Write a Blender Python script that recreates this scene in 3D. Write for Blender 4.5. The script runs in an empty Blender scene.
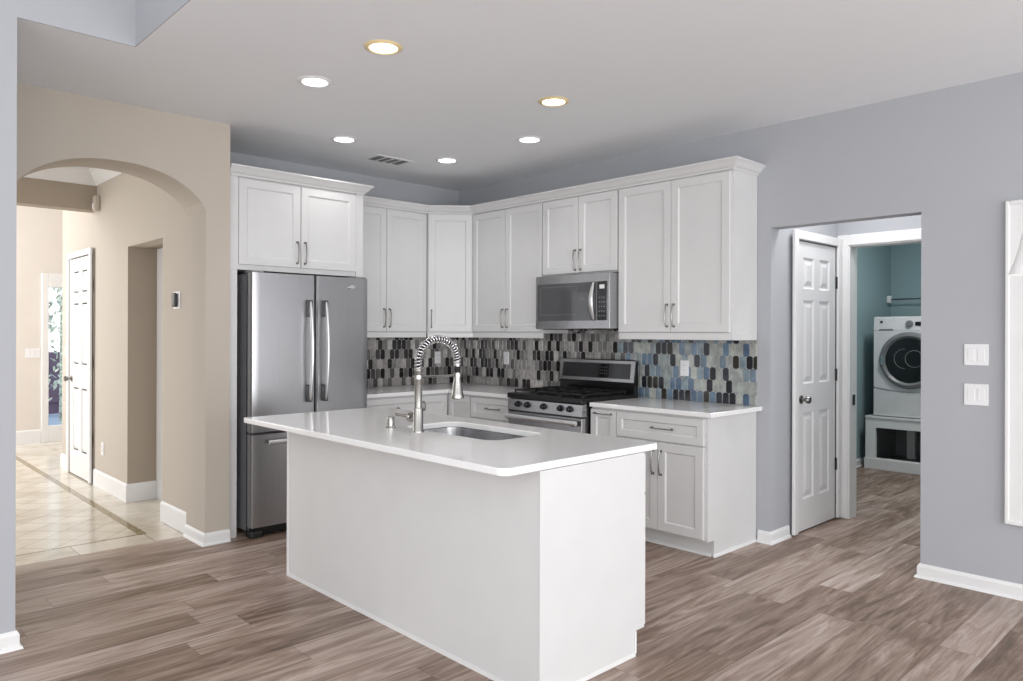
import bpy, bmesh, math, random
from mathutils import Vector, Matrix
random.seed(7)
PI = math.pi
S = bpy.context.scene
COL = S.collection

# ------------------------------------------------------------------ camera
XW, YB, ZC = 4.673, 5.661, 2.80          # right wall plane, back wall plane, ceiling
F_PX, YAW = 740.623, math.radians(43.655)
cd = bpy.data.cameras.new('camera'); cam = bpy.data.objects.new('camera', cd); COL.objects.link(cam)
cd.sensor_width = 36; cd.lens = F_PX/1023*36; cd.shift_y = -(340.5-332.449)/1023
cd.clip_start = .05; cd.clip_end = 200
cam.matrix_world = Matrix.Translation((0, 0, 1.408)) @ Matrix.Rotation(-YAW, 4, 'Z') @ Matrix.Rotation(PI/2, 4, 'X') @ Matrix.Rotation(.003, 4, 'Z')
S.camera = cam
# ------------------------------------------------------------------ world and exposure
W = bpy.data.worlds.new('daylight'); S.world = W; W.use_nodes = True
bg = W.node_tree.nodes['Background']; bg.inputs[0].default_value = (.97, .98, 1.0, 1); bg.inputs[1].default_value = 1.65
S.view_settings.view_transform = 'Standard'; S.view_settings.look = 'None'
S.view_settings.exposure = 0.0; S.view_settings.gamma = 1; S.view_settings.use_curve_mapping = False

def area(name, loc, rot, sx, sy, power, color=(1, 1, 1)):
    l = bpy.data.lights.new(name, 'AREA'); l.shape = 'RECTANGLE'; l.size = sx; l.size_y = sy; l.energy = power; l.color = color
    o = bpy.data.objects.new(name, l); COL.objects.link(o); o.location = loc; o.rotation_euler = rot
    return o
# unseen area lights added as fill for the living room, hall, foyer and alcove
area('rear_fill_light', (1.2, -3.7, 1.2), (math.radians(112), 0, math.radians(-8)), 6.5, 2.2, 200, (.98, .99, 1))  # added fill behind the camera, tilted up to brighten the ceiling
area('hall_fill_light', (-3.2, 6.4, 1.7), (math.radians(90), 0, math.radians(-90)), 2.0, 1.8, 38, (1, .99, .98))  # added fill to brighten the hall walls and floor
area('side_fill_light', (-3.3, -1.2, 1.5), (math.radians(96), 0, math.radians(-68)), 3.0, 2.2, 70, (.96, .98, 1))  # added fill from the left, aimed to brighten the alcove
area('foyer_fill_light', (-.6, 9.6, 2.6), (math.radians(60), 0, math.radians(-90)), 1.8, 2.2, 115, (1, .995, .985))  # added fill to brighten the foyer, no window is built here
area('alcove_fill_light', (5.15, 1.95, 2.76), (0, 0, 0), .3, .3, 11, (1, .99, .98))  # added light above the alcove, without a fixture

# ------------------------------------------------------------------ materials
def lin(c):
    if isinstance(c, str):
        c = c.lstrip('#'); c = [int(c[i:i+2], 16)/255 for i in (0, 2, 4)]
    return tuple(((v/12.92) if v <= .04045 else ((v+.055)/1.055)**2.4) for v in c)
class NT:
    def __init__(s, name):
        s.m = bpy.data.materials.new(name); s.m.use_nodes = True; s.t = s.m.node_tree; s.b = s.t.nodes['Principled BSDF']
    def n(s, typ, **k):
        nd = s.t.nodes.new(typ)
        for a, v in k.items(): setattr(nd, a, v)
        return nd
    def l(s, a, b): s.t.links.new(a, b)
    def put(s, sock, v):
        if isinstance(v, (int, float)): sock.default_value = v
        else: s.l(v, sock)
    def math(s, op, a, b=0.0, c=None):
        nd = s.n('ShaderNodeMath', operation=op); s.put(nd.inputs[0], a); s.put(nd.inputs[1], b)
        if c is not None: s.put(nd.inputs[2], c)
        return nd.outputs[0]
    def comb(s, x, y, z=0.0):
        nd = s.n('ShaderNodeCombineXYZ')
        for i, v in enumerate((x, y, z)): s.put(nd.inputs[i], v)
        return nd.outputs[0]
    def noise(s, vec, scale, detail=2, dist=0.0, rough=.5):
        nd = s.n('ShaderNodeTexNoise'); nd.inputs['Scale'].default_value = scale; nd.inputs['Detail'].default_value = detail
        nd.inputs['Distortion'].default_value = dist; nd.inputs['Roughness'].default_value = rough
        if vec is not None: s.l(vec, nd.inputs['Vector'])
        return nd.outputs['Fac']
    def white(s, vec):
        nd = s.n('ShaderNodeTexWhiteNoise', noise_dimensions='3D'); s.l(vec, nd.inputs['Vector']); return nd.outputs['Value']
    def ramp(s, fac, stops):
        nd = s.n('ShaderNodeValToRGB'); e = nd.color_ramp.elements
        while len(e) < len(stops): e.new(.5)
        for i, (p, c) in enumerate(stops): e[i].position = p; e[i].color = (*lin(c), 1)
        s.l(fac, nd.inputs[0]); return nd.outputs[0]
    def mix(s, f, a, b, mode='MIX'):
        nd = s.n('ShaderNodeMix', data_type='RGBA', blend_type=mode); s.put(nd.inputs[0], f)
        for i, v in ((6, a), (7, b)):
            if isinstance(v, str): nd.inputs[i].default_value = (*lin(v), 1)
            else: s.l(v, nd.inputs[i])
        return nd.outputs[2]
    def bump(s, h, strength=.1, dist=.01):
        nd = s.n('ShaderNodeBump'); nd.inputs['Strength'].default_value = strength; nd.inputs['Distance'].default_value = dist
        s.l(h, nd.inputs['Height']); s.l(nd.outputs[0], s.b.inputs['Normal'])
    def pos(s): return s.n('ShaderNodeTexCoord').outputs['Object']

def shade(c, k):
    c = c.lstrip('#'); v = [int(c[i:i+2], 16)*k for i in (0, 2, 4)]
    return '#' + ''.join('%02x' % max(0, min(255, int(x))) for x in v)
def mat(name, c, rough=.5, metal=0.0, vary=.02, scale=6, stretch=None, bump=0.0, spec=.5, bscale=None):
    t = NT(name); p = t.pos()
    if stretch:
        mp = t.n('ShaderNodeMapping'); mp.inputs['Scale'].default_value = stretch; t.l(p, mp.inputs[0]); p = mp.outputs[0]
    f = t.noise(p, scale, 3)
    t.l(t.ramp(f, [(.3, shade(c, 1-vary)), (.7, shade(c, 1+vary))]), t.b.inputs['Base Color'])
    t.b.inputs['Roughness'].default_value = rough; t.b.inputs['Metallic'].default_value = metal
    t.b.inputs['Specular IOR Level'].default_value = spec
    if bump: t.bump(t.noise(p, bscale or scale*30, 2), bump, .002)
    return t.m
M = {}
M['wall'] = mat('blue_grey_wall_paint', '#aeb0b5', .85, vary=.005, bump=.05)
M['beige'] = mat('beige_wall_paint', '#beb5aa', .85, vary=.005, bump=.05)
M['taupe'] = mat('taupe_wall_paint', '#a89c8e', .85, vary=.005)
M['pale'] = mat('pale_foyer_paint', '#ddd6cf', .85, vary=.005)
M['teal'] = mat('teal_wall_paint', '#8ea6ab', .85, vary=.005)
M['ceil'] = mat('white_ceiling_paint', '#eef0f3', .9, vary=.004, bump=.05)
M['trim'] = mat('white_trim_paint', '#e6e6e6', .4, vary=.008)
M['cab'] = mat('white_cabinet_paint', '#d6d6d6', .38, vary=.006)
M['door'] = mat('white_door_paint', '#e4e4e5', .4, vary=.008)
M['quartz'] = mat('white_quartz', '#f0f0f0', .1, vary=.008, scale=14)
M['steel'] = mat('brushed_stainless_steel', '#adadaf', .3, 1.0, vary=.015, scale=8, stretch=(30, 30, .6), bump=.01)
M['steel_h'] = mat('horizontally_brushed_stainless_steel', '#b4b4b6', .26, 1.0, vary=.04, scale=8, stretch=(1, 1, 40), bump=.02)
M['steel_d'] = mat('dark_grey_appliance_side', '#8c8d90', .5, .2)
M['nickel'] = mat('satin_nickel', '#8c8a88', .25, 1.0)
M['chrome'] = mat('chrome', '#d0d0d2', .12, 1.0)
M['fnickel'] = mat('brushed_nickel_faucet_metal', '#a3a19d', .24, 1.0)
M['bracket'] = mat('dark_handle_bracket', '#47484a', .35, .8)
M['black'] = mat('black_enamel', '#131314', .22)
M['iron'] = mat('cast_iron', '#1a1a1b', .55)
M['rubber'] = mat('black_rubber', '#161616', .7)
M['bglass'] = mat('black_glass', '#0c0c0d', .04, spec=.8)
M['dglass'] = mat('dark_grey_display_glass', '#2b2c2e', .12)
M['plate'] = mat('white_switch_plastic', '#e8e8ea', .35)
M['white'] = mat('white_appliance_enamel', '#d6d6d8', .25)
M['bright'] = mat('bright_brushed_handle_steel', '#dededf', .3, .75)
M['badge'] = mat('silver_badge', '#e8e8ea', .15, 1.0)
M['grey'] = mat('grey_plastic', '#77787a', .4)
M['socket'] = mat('dark_socket_slot', '#3a3a3c', .5)
M['grout'] = mat('pale_grey_grout', '#aeaeaa', .8)
M['vent'] = mat('vent_dark_metal', '#5c5c5c', .6)
M['bark'] = mat('shrub_leaves', '#b3bfb4', .7, vary=.3, scale=20)
M['fence'] = mat('purple_brown_fence', '#6a5c70', .8)
M['path'] = mat('bluish_outdoor_paving', '#93a9c4', .8)
M['shade'] = mat('frosted_white_glass', '#fafafa', .3)
M['shade'].node_tree.nodes['Principled BSDF'].inputs['Transmission Weight'].default_value = 0
M['mglass'] = mat('grey_reflection_door_glass', '#545557', .06)  # black door glass with the reflected room put into its grey base colour
t = NT('clear_window_glass'); t.b.inputs['Transmission Weight'].default_value = 1; t.b.inputs['Roughness'].default_value = 0
t.b.inputs['IOR'].default_value = 1.02; t.b.inputs['Base Color'].default_value = (1, 1, 1, 1); M['glass'] = t.m
t = NT('washer_door_glass'); t.b.inputs['Base Color'].default_value = (.03, .032, .035, 1); t.b.inputs['Roughness'].default_value = .05
t.b.inputs['Transmission Weight'].default_value = .6; M['wglass'] = t.m
def emit(name, c, st):
    t = NT(name); t.b.inputs['Emission Color'].default_value = (*lin(c), 1); t.b.inputs['Emission Strength'].default_value = st
    t.b.inputs['Base Color'].default_value = (.8, .8, .8, 1); return t.m
M['lampw'] = emit('white_lamp_lens', '#ffffff', 9)
M['lampy'] = emit('warm_lamp_lens', '#fff0d0', 7)
M['lens_rim'] = mat('warm_white_reflector', '#e9d3a4', .4)

# wood plank floor
t = NT('wood_plank_floor'); p = t.pos(); sp = t.n('ShaderNodeSeparateXYZ'); t.l(p, sp.inputs[0]); X, Y = sp.outputs[0], sp.outputs[1]
PW, PL = .181, 1.22
ry = t.math('DIVIDE', Y, PW); row = t.math('FLOOR', ry); off = t.math('MULTIPLY', t.white(t.comb(row, 3.3)), PL)
rx = t.math('DIVIDE', t.math('ADD', X, off), PL); pc = t.math('FLOOR', rx); rnd = t.white(t.comb(row, pc, 1.7)); rnd2 = t.white(t.comb(row, pc, 9.1))
gv = t.comb(t.math('ADD', t.math('MULTIPLY', X, 1.3), t.math('MULTIPLY', rnd, 37)), t.math('ADD', t.math('MULTIPLY', Y, 11), t.math('MULTIPLY', rnd2, 19)), 0.0)
g1 = t.noise(gv, 1.0, 5, 1.9, .62)
gv2 = t.comb(t.math('ADD', t.math('MULTIPLY', X, 2.2), t.math('MULTIPLY', rnd, 51)), t.math('ADD', t.math('MULTIPLY', Y, 60), t.math('MULTIPLY', rnd2, 19)), 0.0)
g2 = t.noise(gv2, 1.0, 4, .4, .6)
gv3 = t.comb(t.math('MULTIPLY', X, .8), t.math('MULTIPLY', Y, 2.2), 0.0); g3 = t.noise(gv3, 1.0, 2)
v = t.math('ADD', t.math('ADD', t.math('MULTIPLY', rnd, .27), t.math('MULTIPLY', g1, 1.0)), t.math('ADD', t.math('MULTIPLY', g2, .5), t.math('MULTIPLY', g3, .25)))
v = t.math('SUBTRACT', v, .50)
c = t.ramp(v, [(.08, '#4c3f36'), (.30, '#745f4f'), (.48, '#978274'), (.66, '#b6a498'), (.88, '#d2c6bd')])
c = t.mix(t.math('MULTIPLY', rnd2, .5), c, t.mix(1.0, c, '#e6e2e4', 'MULTIPLY'))
fy = t.math('FRACT', ry); fx = t.math('FRACT', rx)
sy = t.math('LESS_THAN', fy, .012); sx = t.math('LESS_THAN', fx, .0022); seam = t.math('MAXIMUM', sy, sx)
c = t.mix(t.math('MULTIPLY', seam, .6), c, '#3d332d')
t.l(c, t.b.inputs['Base Color']); t.b.inputs['Roughness'].default_value = .36
t.l(t.math('ADD', .3, t.math('MULTIPLY', g2, .2)), t.b.inputs['Roughness'])
t.bump(t.math('SUBTRACT', t.math('MULTIPLY', g2, .3), seam), .25, .002)
M['wood'] = t.m
# stone tile floor of the hall: border course, thin mosaic lines, diagonal field
t = NT('beige_stone_tile_floor'); p = t.pos(); sp = t.n('ShaderNodeSeparateXYZ'); t.l(p, sp.inputs[0]); X, Y = sp.outputs[0], sp.outputs[1]
inside = t.math('MULTIPLY', t.math('LESS_THAN', X, 1.68), t.math('GREATER_THAN', Y, 5.50))
D1 = t.math('MULTIPLY', t.math('ADD', X, Y), .7071); D2 = t.math('MULTIPLY', t.math('SUBTRACT', X, Y), .7071)
def grid(a, b, s, w):
    fa = t.math('FRACT', t.math('DIVIDE', a, s)); fb = t.math('FRACT', t.math('DIVIDE', b, s))
    return t.math('MAXIMUM', t.math('LESS_THAN', fa, w), t.math('LESS_THAN', fb, w)), t.white(t.comb(t.math('FLOOR', t.math('DIVIDE', a, s)), t.math('FLOOR', t.math('DIVIDE', b, s)), 2.2))
gd, rd = grid(D1, D2, .205, .03); gs, rs = grid(t.math('ADD', X, .1), t.math('ADD', Y, .22), .45, .014)
def sel(a, b): return t.math('ADD', t.math('MULTIPLY', inside, a), t.math('MULTIPLY', t.math('SUBTRACT', 1.0, inside), b))
gr = sel(gd, gs); rr = sel(rd, rs)
nz = t.noise(p, 5, 4, .6)
c = t.ramp(t.math('ADD', t.math('MULTIPLY', nz, .8), t.math('MULTIPLY', rr, .25)), [(.25, '#b9ae9b'), (.5, '#d2c9ba'), (.75, '#e2dcd0')])
c = t.mix(t.math('MULTIPLY', gr, .8), c, '#857a68')
bl = t.math('LESS_THAN', t.math('ABSOLUTE', t.math('SUBTRACT', X, 1.70)), .028)
bl = t.math('MULTIPLY', bl, t.math('GREATER_THAN', Y, 5.47))
b2 = t.math('MULTIPLY', t.math('LESS_THAN', t.math('ABSOLUTE', t.math('SUBTRACT', Y, 5.49)), .013), t.math('LESS_THAN', X, 1.728))
ms = t.ramp(t.noise(p, 60, 1), [(.35, '#6f6147'), (.65, '#b0a080')])
c = t.mix(t.math('MAXIMUM', bl, b2), c, ms)
t.l(c, t.b.inputs['Base Color']); t.b.inputs['Roughness'].default_value = .16
M['tile'] = t.m

# ------------------------------------------------------------------ mesh helpers
class MB:
    def __init__(s): s.bm = bmesh.new(); s.mi = 0
    def _new(s, verts):
        for v in verts:
            for f in v.link_faces: f.material_index = s.mi
    def box(s, x0, y0, z0, x1, y1, z1, bev=0.0, seg=1):
        r = bmesh.ops.create_cube(s.bm, size=1.0, matrix=Matrix.Translation(((x0+x1)/2, (y0+y1)/2, (z0+z1)/2)) @ Matrix.Diagonal((abs(x1-x0), abs(y1-y0), abs(z1-z0), 1)))
        s._new(r['verts'])
        if bev > 0:
            es = list({e for v in r['verts'] for e in v.link_edges})
            q = bmesh.ops.bevel(s.bm, geom=es, offset=bev, segments=seg, profile=.5, affect='EDGES')
            for f in q['faces']: f.material_index = s.mi
        return s
    def cyl(s, p0, p1, r0, r1=None, n=24, bev=0):
        p0, p1 = Vector(p0), Vector(p1); d = p1-p0; r1 = r0 if r1 is None else r1
        m = Matrix.Translation((p0+p1)/2) @ d.to_track_quat('Z', 'Y').to_matrix().to_4x4()
        r = bmesh.ops.create_cone(s.bm, cap_ends=True, segments=n, radius1=r0, radius2=r1, depth=d.length, matrix=m); s._new(r['verts'])
        if bev:
            es = [e for e in {e for v in r['verts'] for e in v.link_edges} if any(len(f.verts) > 4 for f in e.link_faces)]
            q = bmesh.ops.bevel(s.bm, geom=es, offset=bev, segments=2, profile=.5, affect='EDGES')
            for f in q['faces']: f.material_index = s.mi
        return s
    def lathe(s, prof, c=(0, 0, 0), axis='Z', n=32):
        q = {'Z': Matrix.Identity(3), 'X': Matrix.Rotation(PI/2, 3, 'Y'), 'Y': Matrix.Rotation(-PI/2, 3, 'X'), '-Y': Matrix.Rotation(PI/2, 3, 'X'), '-X': Matrix.Rotation(-PI/2, 3, 'Y')}[axis]
        c = Vector(c); rings = []
        for r, z in prof:
            if r < 1e-5: rings.append([s.bm.verts.new(c + q @ Vector((0, 0, z)))])
            else: rings.append([s.bm.verts.new(c + q @ Vector((r*math.cos(2*PI*i/n), r*math.sin(2*PI*i/n), z))) for i in range(n)])
        for a, b in zip(rings, rings[1:]):
            for i in range(n):
                j = (i+1) % n
                vs = [a[i % len(a)], a[j % len(a)], b[j % len(b)], b[i % len(b)]]; u = []
                for v in vs:
                    if v not in u: u.append(v)
                if len(u) > 2:
                    f = s.bm.faces.new(u); f.material_index = s.mi
        return s
    def tube(s, pts, r, n=10, sx=1.0, up=None, taper=None):
        pts = [Vector(p) for p in pts]; N = len(pts); rings = []; ref = Vector(up) if up else None
        for i, p in enumerate(pts):
            d = (pts[min(i+1, N-1)]-pts[max(i-1, 0)]).normalized()
            if ref is None:
                ref = Vector((0, 0, 1)) if abs(d.z) < .9 else Vector((1, 0, 0))
            a = (ref - d*ref.dot(d)).normalized(); b = d.cross(a)
            if not up: ref = a
            rr = r*(taper[i] if taper else 1)
            rings.append([s.bm.verts.new(p + a*rr*math.cos(2*PI*k/n) + b*rr*sx*math.sin(2*PI*k/n)) for k in range(n)])
        for a, b in zip(rings, rings[1:]):
            for i in range(n):
                f = s.bm.faces.new([a[i], a[(i+1) % n], b[(i+1) % n], b[i]]); f.material_index = s.mi
        for ring in (rings[0][::-1], rings[-1]):
            f = s.bm.faces.new(ring); f.material_index = s.mi
        return s
    def prism(s, pts, axis, a, b):
        """polygon pts (2D) extruded along axis from a to b; axis x: pts=(y,z), y: (x,z), z: (x,y)"""
        def P(p, w): return {'x': (w, p[0], p[1]), 'y': (p[0], w, p[1]), 'z': (p[0], p[1], w)}[axis]
        A = [s.bm.verts.new(P(p, a)) for p in pts]; B = [s.bm.verts.new(P(p, b)) for p in pts]; n = len(pts)
        fs = [s.bm.faces.new(A), s.bm.faces.new(B[::-1])] + [s.bm.faces.new([A[i], A[(i+1) % n], B[(i+1) % n], B[i]]) for i in range(n)]
        for f in fs: f.material_index = s.mi
        return s
    def panel(s, w, h, t, xs, zs, ins=.012, dep=.008, raised=0.0, x0=0, z0=0, y0=0):
        """slab, front at y0 facing -Y, thickness t; odd/odd grid cells are sunk panels"""
        def V(x, y, z): return s.bm.verts.new((x0+x, y0+y, z0+z))
        def F(*v):
            f = s.bm.faces.new(v); f.material_index = s.mi
        e = .0018
        def ring(r, y): x_, z_, X_, Z_ = r; return [V(x_, y, z_), V(X_, y, z_), V(X_, y, Z_), V(x_, y, Z_)]
        def join(A, B):
            for i in range(4): F(A[i], A[(i+1) % 4], B[(i+1) % 4], B[i])
        xs = [e]+list(xs[1:-1])+[w-e]; zs = [e]+list(zs[1:-1])+[h-e]
        for i in range(len(xs)-1):
            for j in range(len(zs)-1):
                r = (xs[i], zs[j], xs[i+1], zs[j+1])
                A = ring(r, 0)
                if i % 2 and j % 2:
                    r2 = (r[0]+ins, r[1]+ins, r[2]-ins, r[3]-ins); B = ring(r2, dep); join(A, B)
                    if raised:
                        r3 = tuple(a+b for a, b in zip(r2, (.012, .012, -.012, -.012))); C = ring(r3, dep); join(B, C)
                        r4 = tuple(a+b for a, b in zip(r3, (raised, raised, -raised, -raised))); D = ring(r4, .001); join(C, D); F(*D)
                    else: F(*B)
                else: F(*A)
        O = ring((e, e, w-e, h-e), 0); P = ring((0, 0, w, h), e); Q = ring((0, 0, w, h), t)
        join(O, P); join(P, Q); F(*Q[::-1])
        return s
    def sweep(s, path, prof, z0=0.0, side=1):
        """moulding profile (out, z) along a horizontal polyline with mitred corners"""
        P = [Vector((p[0], p[1])) for p in path]; N = len(P); rings = []
        def nrm(a, b): d = (b-a).normalized(); return Vector((d.y, -d.x))*side
        for i in range(N):
            if i == 0: m = nrm(P[0], P[1])
            elif i == N-1: m = nrm(P[-2], P[-1])
            else:
                a, b = nrm(P[i-1], P[i]), nrm(P[i], P[i+1]); m = (a+b)/(1+a.dot(b))
            rings.append([s.bm.verts.new((P[i].x+m.x*o, P[i].y+m.y*o, z0+z)) for o, z in prof])
        k = len(prof)
        for a, b in zip(rings, rings[1:]):
            for i in range(k):
                f = s.bm.faces.new([a[i], a[(i+1) % k], b[(i+1) % k], b[i]]); f.material_index = s.mi
        s.bm.faces.new(rings[0]); s.bm.faces.new(rings[-1][::-1])
        return s
    def build(s, name, m, parent=None, smooth=None):
        bmesh.ops.recalc_face_normals(s.bm, faces=s.bm.faces)
        me = bpy.data.meshes.new(name); s.bm.to_mesh(me); s.bm.free()
        return link(name, me, m, parent, smooth)
def link(name, me, m, parent=None, smooth=None):
    for x in (m if isinstance(m, (list, tuple)) else [m]): me.materials.append(x)
    if smooth:
        me.shade_smooth(); me.set_sharp_from_angle(angle=math.radians(smooth))
    o = bpy.data.objects.new(name, me); COL.objects.link(o)
    if parent: o.parent = parent
    return o
def plate(name, outer, holes, t, m, plane='z', at=0.0, bev=0.0, parent=None):
    """flat plate with holes; z: pts (x,y), thickness upward from at; y: pts (x,z), from at to at+t; x: pts (y,z)"""
    cu = bpy.data.curves.new('tmp', 'CURVE'); cu.dimensions = '2D'; cu.fill_mode = 'BOTH'
    for pts in [outer]+list(holes):
        sp = cu.splines.new('POLY'); sp.points.add(len(pts)-1)
        for q, p in zip(sp.points, pts): q.co = (p[0], p[1], 0, 1)
        sp.use_cyclic_u = True
    cu.extrude = t/2-bev; cu.bevel_depth = bev; cu.bevel_resolution = 2; cu.offset = -bev
    to = bpy.data.objects.new('tmp', cu); COL.objects.link(to); dg = bpy.context.evaluated_depsgraph_get()
    me = bpy.data.meshes.new_from_object(to.evaluated_get(dg)); bpy.data.objects.remove(to); bpy.data.curves.remove(cu)
    me.name = name
    for v in me.vertices:
        x, y, z = v.co
        v.co = {'z': (x, y, at+t/2+z), 'y': (x, at+t/2+z, y), 'x': (at+t/2+z, x, y)}[plane]
    bm = bmesh.new(); bm.from_mesh(me); bmesh.ops.remove_doubles(bm, verts=bm.verts, dist=1e-5); bmesh.ops.recalc_face_normals(bm, faces=bm.faces)
    for f in bm.faces: f.smooth = False
    bm.to_mesh(me); bm.free()
    me.materials.clear()
    return link(name, me, m, parent)
def rrect(x0, y0, x1, y1, r, n=6, rs=None):
    rs = rs or (r, r, r, r); out = []
    for (cx, cy, a0), q in zip(((x0, y0, 180), (x1, y0, 270), (x1, y1, 0), (x0, y1, 90)), rs):
        if q <= 0: out.append((cx, cy)); continue
        ox = cx+q if cx == x0 else cx-q; oy = cy+q if cy == y0 else cy-q
        for i in range(n+1):
            a = math.radians(a0+90*i/n); out.append((ox+q*math.cos(a), oy+q*math.sin(a)))
    return out
def tag(o, label, cat, group=None):
    o['label'] = label; o['category'] = cat
    if group: o['group'] = group
    return o
def thing(name, label, cat, loc=(0, 0, 0), rz=0.0, group=None):
    o = bpy.data.objects.new(name, None); COL.objects.link(o); o.location = loc; o.rotation_euler = (0, 0, rz)
    o.empty_display_size = .1
    return tag(o, label, cat, group)
def struct(o): o['kind'] = 'structure'; return o

# ------------------------------------------------------------------ the shell
RW = XW+.117                      # far face of the right wall
struct(MB().box(-3.5, -4, -.1, .72, 5.24, 0).box(.72, -4, -.1, 9.2, 5.24, 0).box(1.9, 5.24, -.1, 4.8, 5.8, 0).build('floor', M['wood']))
f2 = struct(MB().box(-3.5, 5.24, -.1, 1.9, 11, .001).box(1.9, 5.7, -.1, 3.6, 11, .001).build('floor_hall', M['tile']))
# low kitchen ceiling with the step up over the living room
struct(MB().prism([(1.17, -4), (RW, -4), (RW, 5.8), (1.17, 5.8)], 'z', ZC, ZC+.12).box(RW, 0, ZC, 6.0, 2.5, ZC+.12).box(.4, 3.9, ZC, 1.17, 5.24, ZC+.12).build('ceiling', M['ceil']))
struct(MB().box(-3.5, -4, 3.9, 1.3, 4.0, 4.0).build('ceiling_living', M['ceil']))
struct(MB().box(-3.5, 3.9-.001, ZC+.12, 1.17, 4.0, 3.9).box(1.17, -4, ZC+.12, 1.27, 4.0, 3.9).box(-3.5, 3.892, ZC, 1.17, 3.9, 3.9).box(1.165, -4, ZC, 1.17, 3.892, 3.9).build('wall_step', M['wall']))
struct(MB().box(-3.5, 3.892, 0, .678, 4.03, ZC).build('wall_left', M['wall']))
struct(MB().box(2.06, YB, 0, RW, YB+.1, ZC).build('wall_back', M['wall']))
# arch wall
arc = []
for i in range(41):
    tt = -1+2*i/40; arc.append((1.3715+.5365*tt, 2.2+.247*max(0, (1-abs(tt)**2.3))**.7))
aw = [(-3.5, 0), (.835, 0)] + arc + [(1.908, 0), (2.07, 0), (2.07, ZC), (-3.5, ZC)]
struct(plate('wall_arch', aw, [], 5.247-4.917, M['beige'], 'y', 4.917))
# right wall with the alcove opening and the window opening
struct(plate('wall_right', [(-4, 0), (1.465, 0), (1.465, 2.113), (2.388, 2.113), (2.388, 0), (YB+.1, 0), (YB+.1, ZC), (-4, ZC)], [[(-.62, .50), (.94, .50), (.94, 2.02), (-.62, 2.02)]], .117, M['wall'], 'x', XW))
struct(MB().box(RW, 2.388, 0, 5.86, 2.5, ZC).build('wall_pantry', M['wall']))
struct(MB().box(RW, 1.348, 0, 5.744, 1.465, ZC).build('wall_alcove', M['wall']))
struct(plate('wall_laundry_front', [(1.0, 0), (1.44, 0), (1.44, 2.075), (2.302, 2.075), (2.302, 0), (2.388, 0), (2.388, ZC), (1.0, ZC)], [], .08, M['wall'], 'x', 5.744))
struct(MB().box(5.824, .98, 0, 9.1, 1.0, 2.9).box(5.90, 3.14, 0, 9.1, 3.24, 2.9).box(9.0, 1.0, 0, 9.1, 3.14, 2.9).box(5.824, 2.302, 0, 5.864, 3.14, 2.9).box(5.824, 1.0, 0, 5.864, 1.44, 2.9).box(5.824, 1.44, 2.075, 5.864, 2.302, 2.9).build('wall_laundry', M['teal']))
struct(MB().box(5.824, .98, 2.9, 9.1, 3.24, 3.0).build('ceiling_laundry', M['ceil']))
# hall
struct(plate('wall_hall', [(5.247, 0), (5.775, 0), (5.775, 2.105), (6.60, 2.105), (6.60, 0), (8.74, 0), (8.74, 4.2), (5.247, 4.2)], [], .13, M['beige'], 'x', 1.925))
struct(MB().box(1.9255, 6.597, 0, 2.5, 6.599, 2.104).box(2.056, 6.599, 0, 2.5, 6.75, 2.5).box(2.055, 5.775, 2.105, 2.5, 6.6, 2.5).build('wall_niche', M['taupe']))
struct(MB().box(2.15, 5.762, 0, 2.25, 6.596, 2.104).build('door_3', M['trim']))
struct(MB().box(-3.5, 7.50, 2.504, 1.925, 7.66, 4.2).build('wall_beam', M['taupe']))
struct(MB().box(-3.5, 5.247, 2.90, 1.925, 7.5, 3.0).build('ceiling_hall', M['ceil']))
struct(MB().box(-3.5, 7.66, 4.2, 3.7, 11, 4.3).build('ceiling_foyer', M['ceil']))
struct(plate('wall_foyer', [(-3.5, 0), (2.165, 0), (2.165, 2.14), (2.70, 2.14), (2.70, 0), (3.7, 0), (3.7, 4.2), (-3.5, 4.2)], [], .12, M['pale'], 'y', 10.86))
struct(MB().box(3.6, 8.74, 0, 3.7, 10.86, 4.2).box(2.056, 8.62, 0, 3.6, 8.739, 4.2).build('wall_foyer_right', M['pale']))

# crown of the hall ceiling
CR = [(0, 0), (.012, 0), (.02, .02), (.07, .1), (.09, .115), (.09, .17), (0, .17)]
struct(MB().sweep([(1.925, 5.247), (1.925, 7.5), (-3.5, 7.5)], CR, 2.73, side=-1).build('trim_hall_crown', M['trim']))

# baseboards
def base(name, path, h=.080, side=1, shoe=True, m='trim'):
    b = MB(); t_ = .014
    b.sweep(path, [(.0005, 0), (t_, 0), (t_, h-.018), (t_-.004, h-.008), (.004, h), (.0005, h)], 0.0, side)
    if shoe: b.sweep([p for p in path], [(t_, .0), (t_+.013, 0), (t_+.009, .011), (t_, .017)], 0.0, side)
    return struct(b.build(name, M[m]))
base('baseboard_left', [(-3.5, 3.892), (.678, 3.892), (.678, 4.03)])
base('baseboard_arch', [(1.908, 5.245), (1.908, 4.917), (2.07, 4.917)], side=1)
base('baseboard_right', [(XW+.1, 1.465), (XW, 1.465), (XW, -4)], side=1)
base('baseboard_corner', [(XW, 2.47), (XW, 2.388), (4.93, 2.388)], side=1)
base('baseboard_laundry', [(5.93, 3.14), (9.0, 3.14), (9.0, 1.0)], side=1)
base('baseboard_hall', [(1.925, 5.775), (1.925, 5.25)], h=.15, side=1, shoe=False)
base('baseboard_hall_far', [(1.925, 7.55), (1.925, 6.597), (2.149, 6.597)], h=.15, side=1, shoe=False)
base('baseboard_hall_end', [(1.925, 8.74), (1.925, 8.41)], h=.15, side=1, shoe=False)
base('baseboard_foyer', [(-3.5, 10.86), (2.155, 10.86)], h=.17, side=1, shoe=False)

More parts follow.
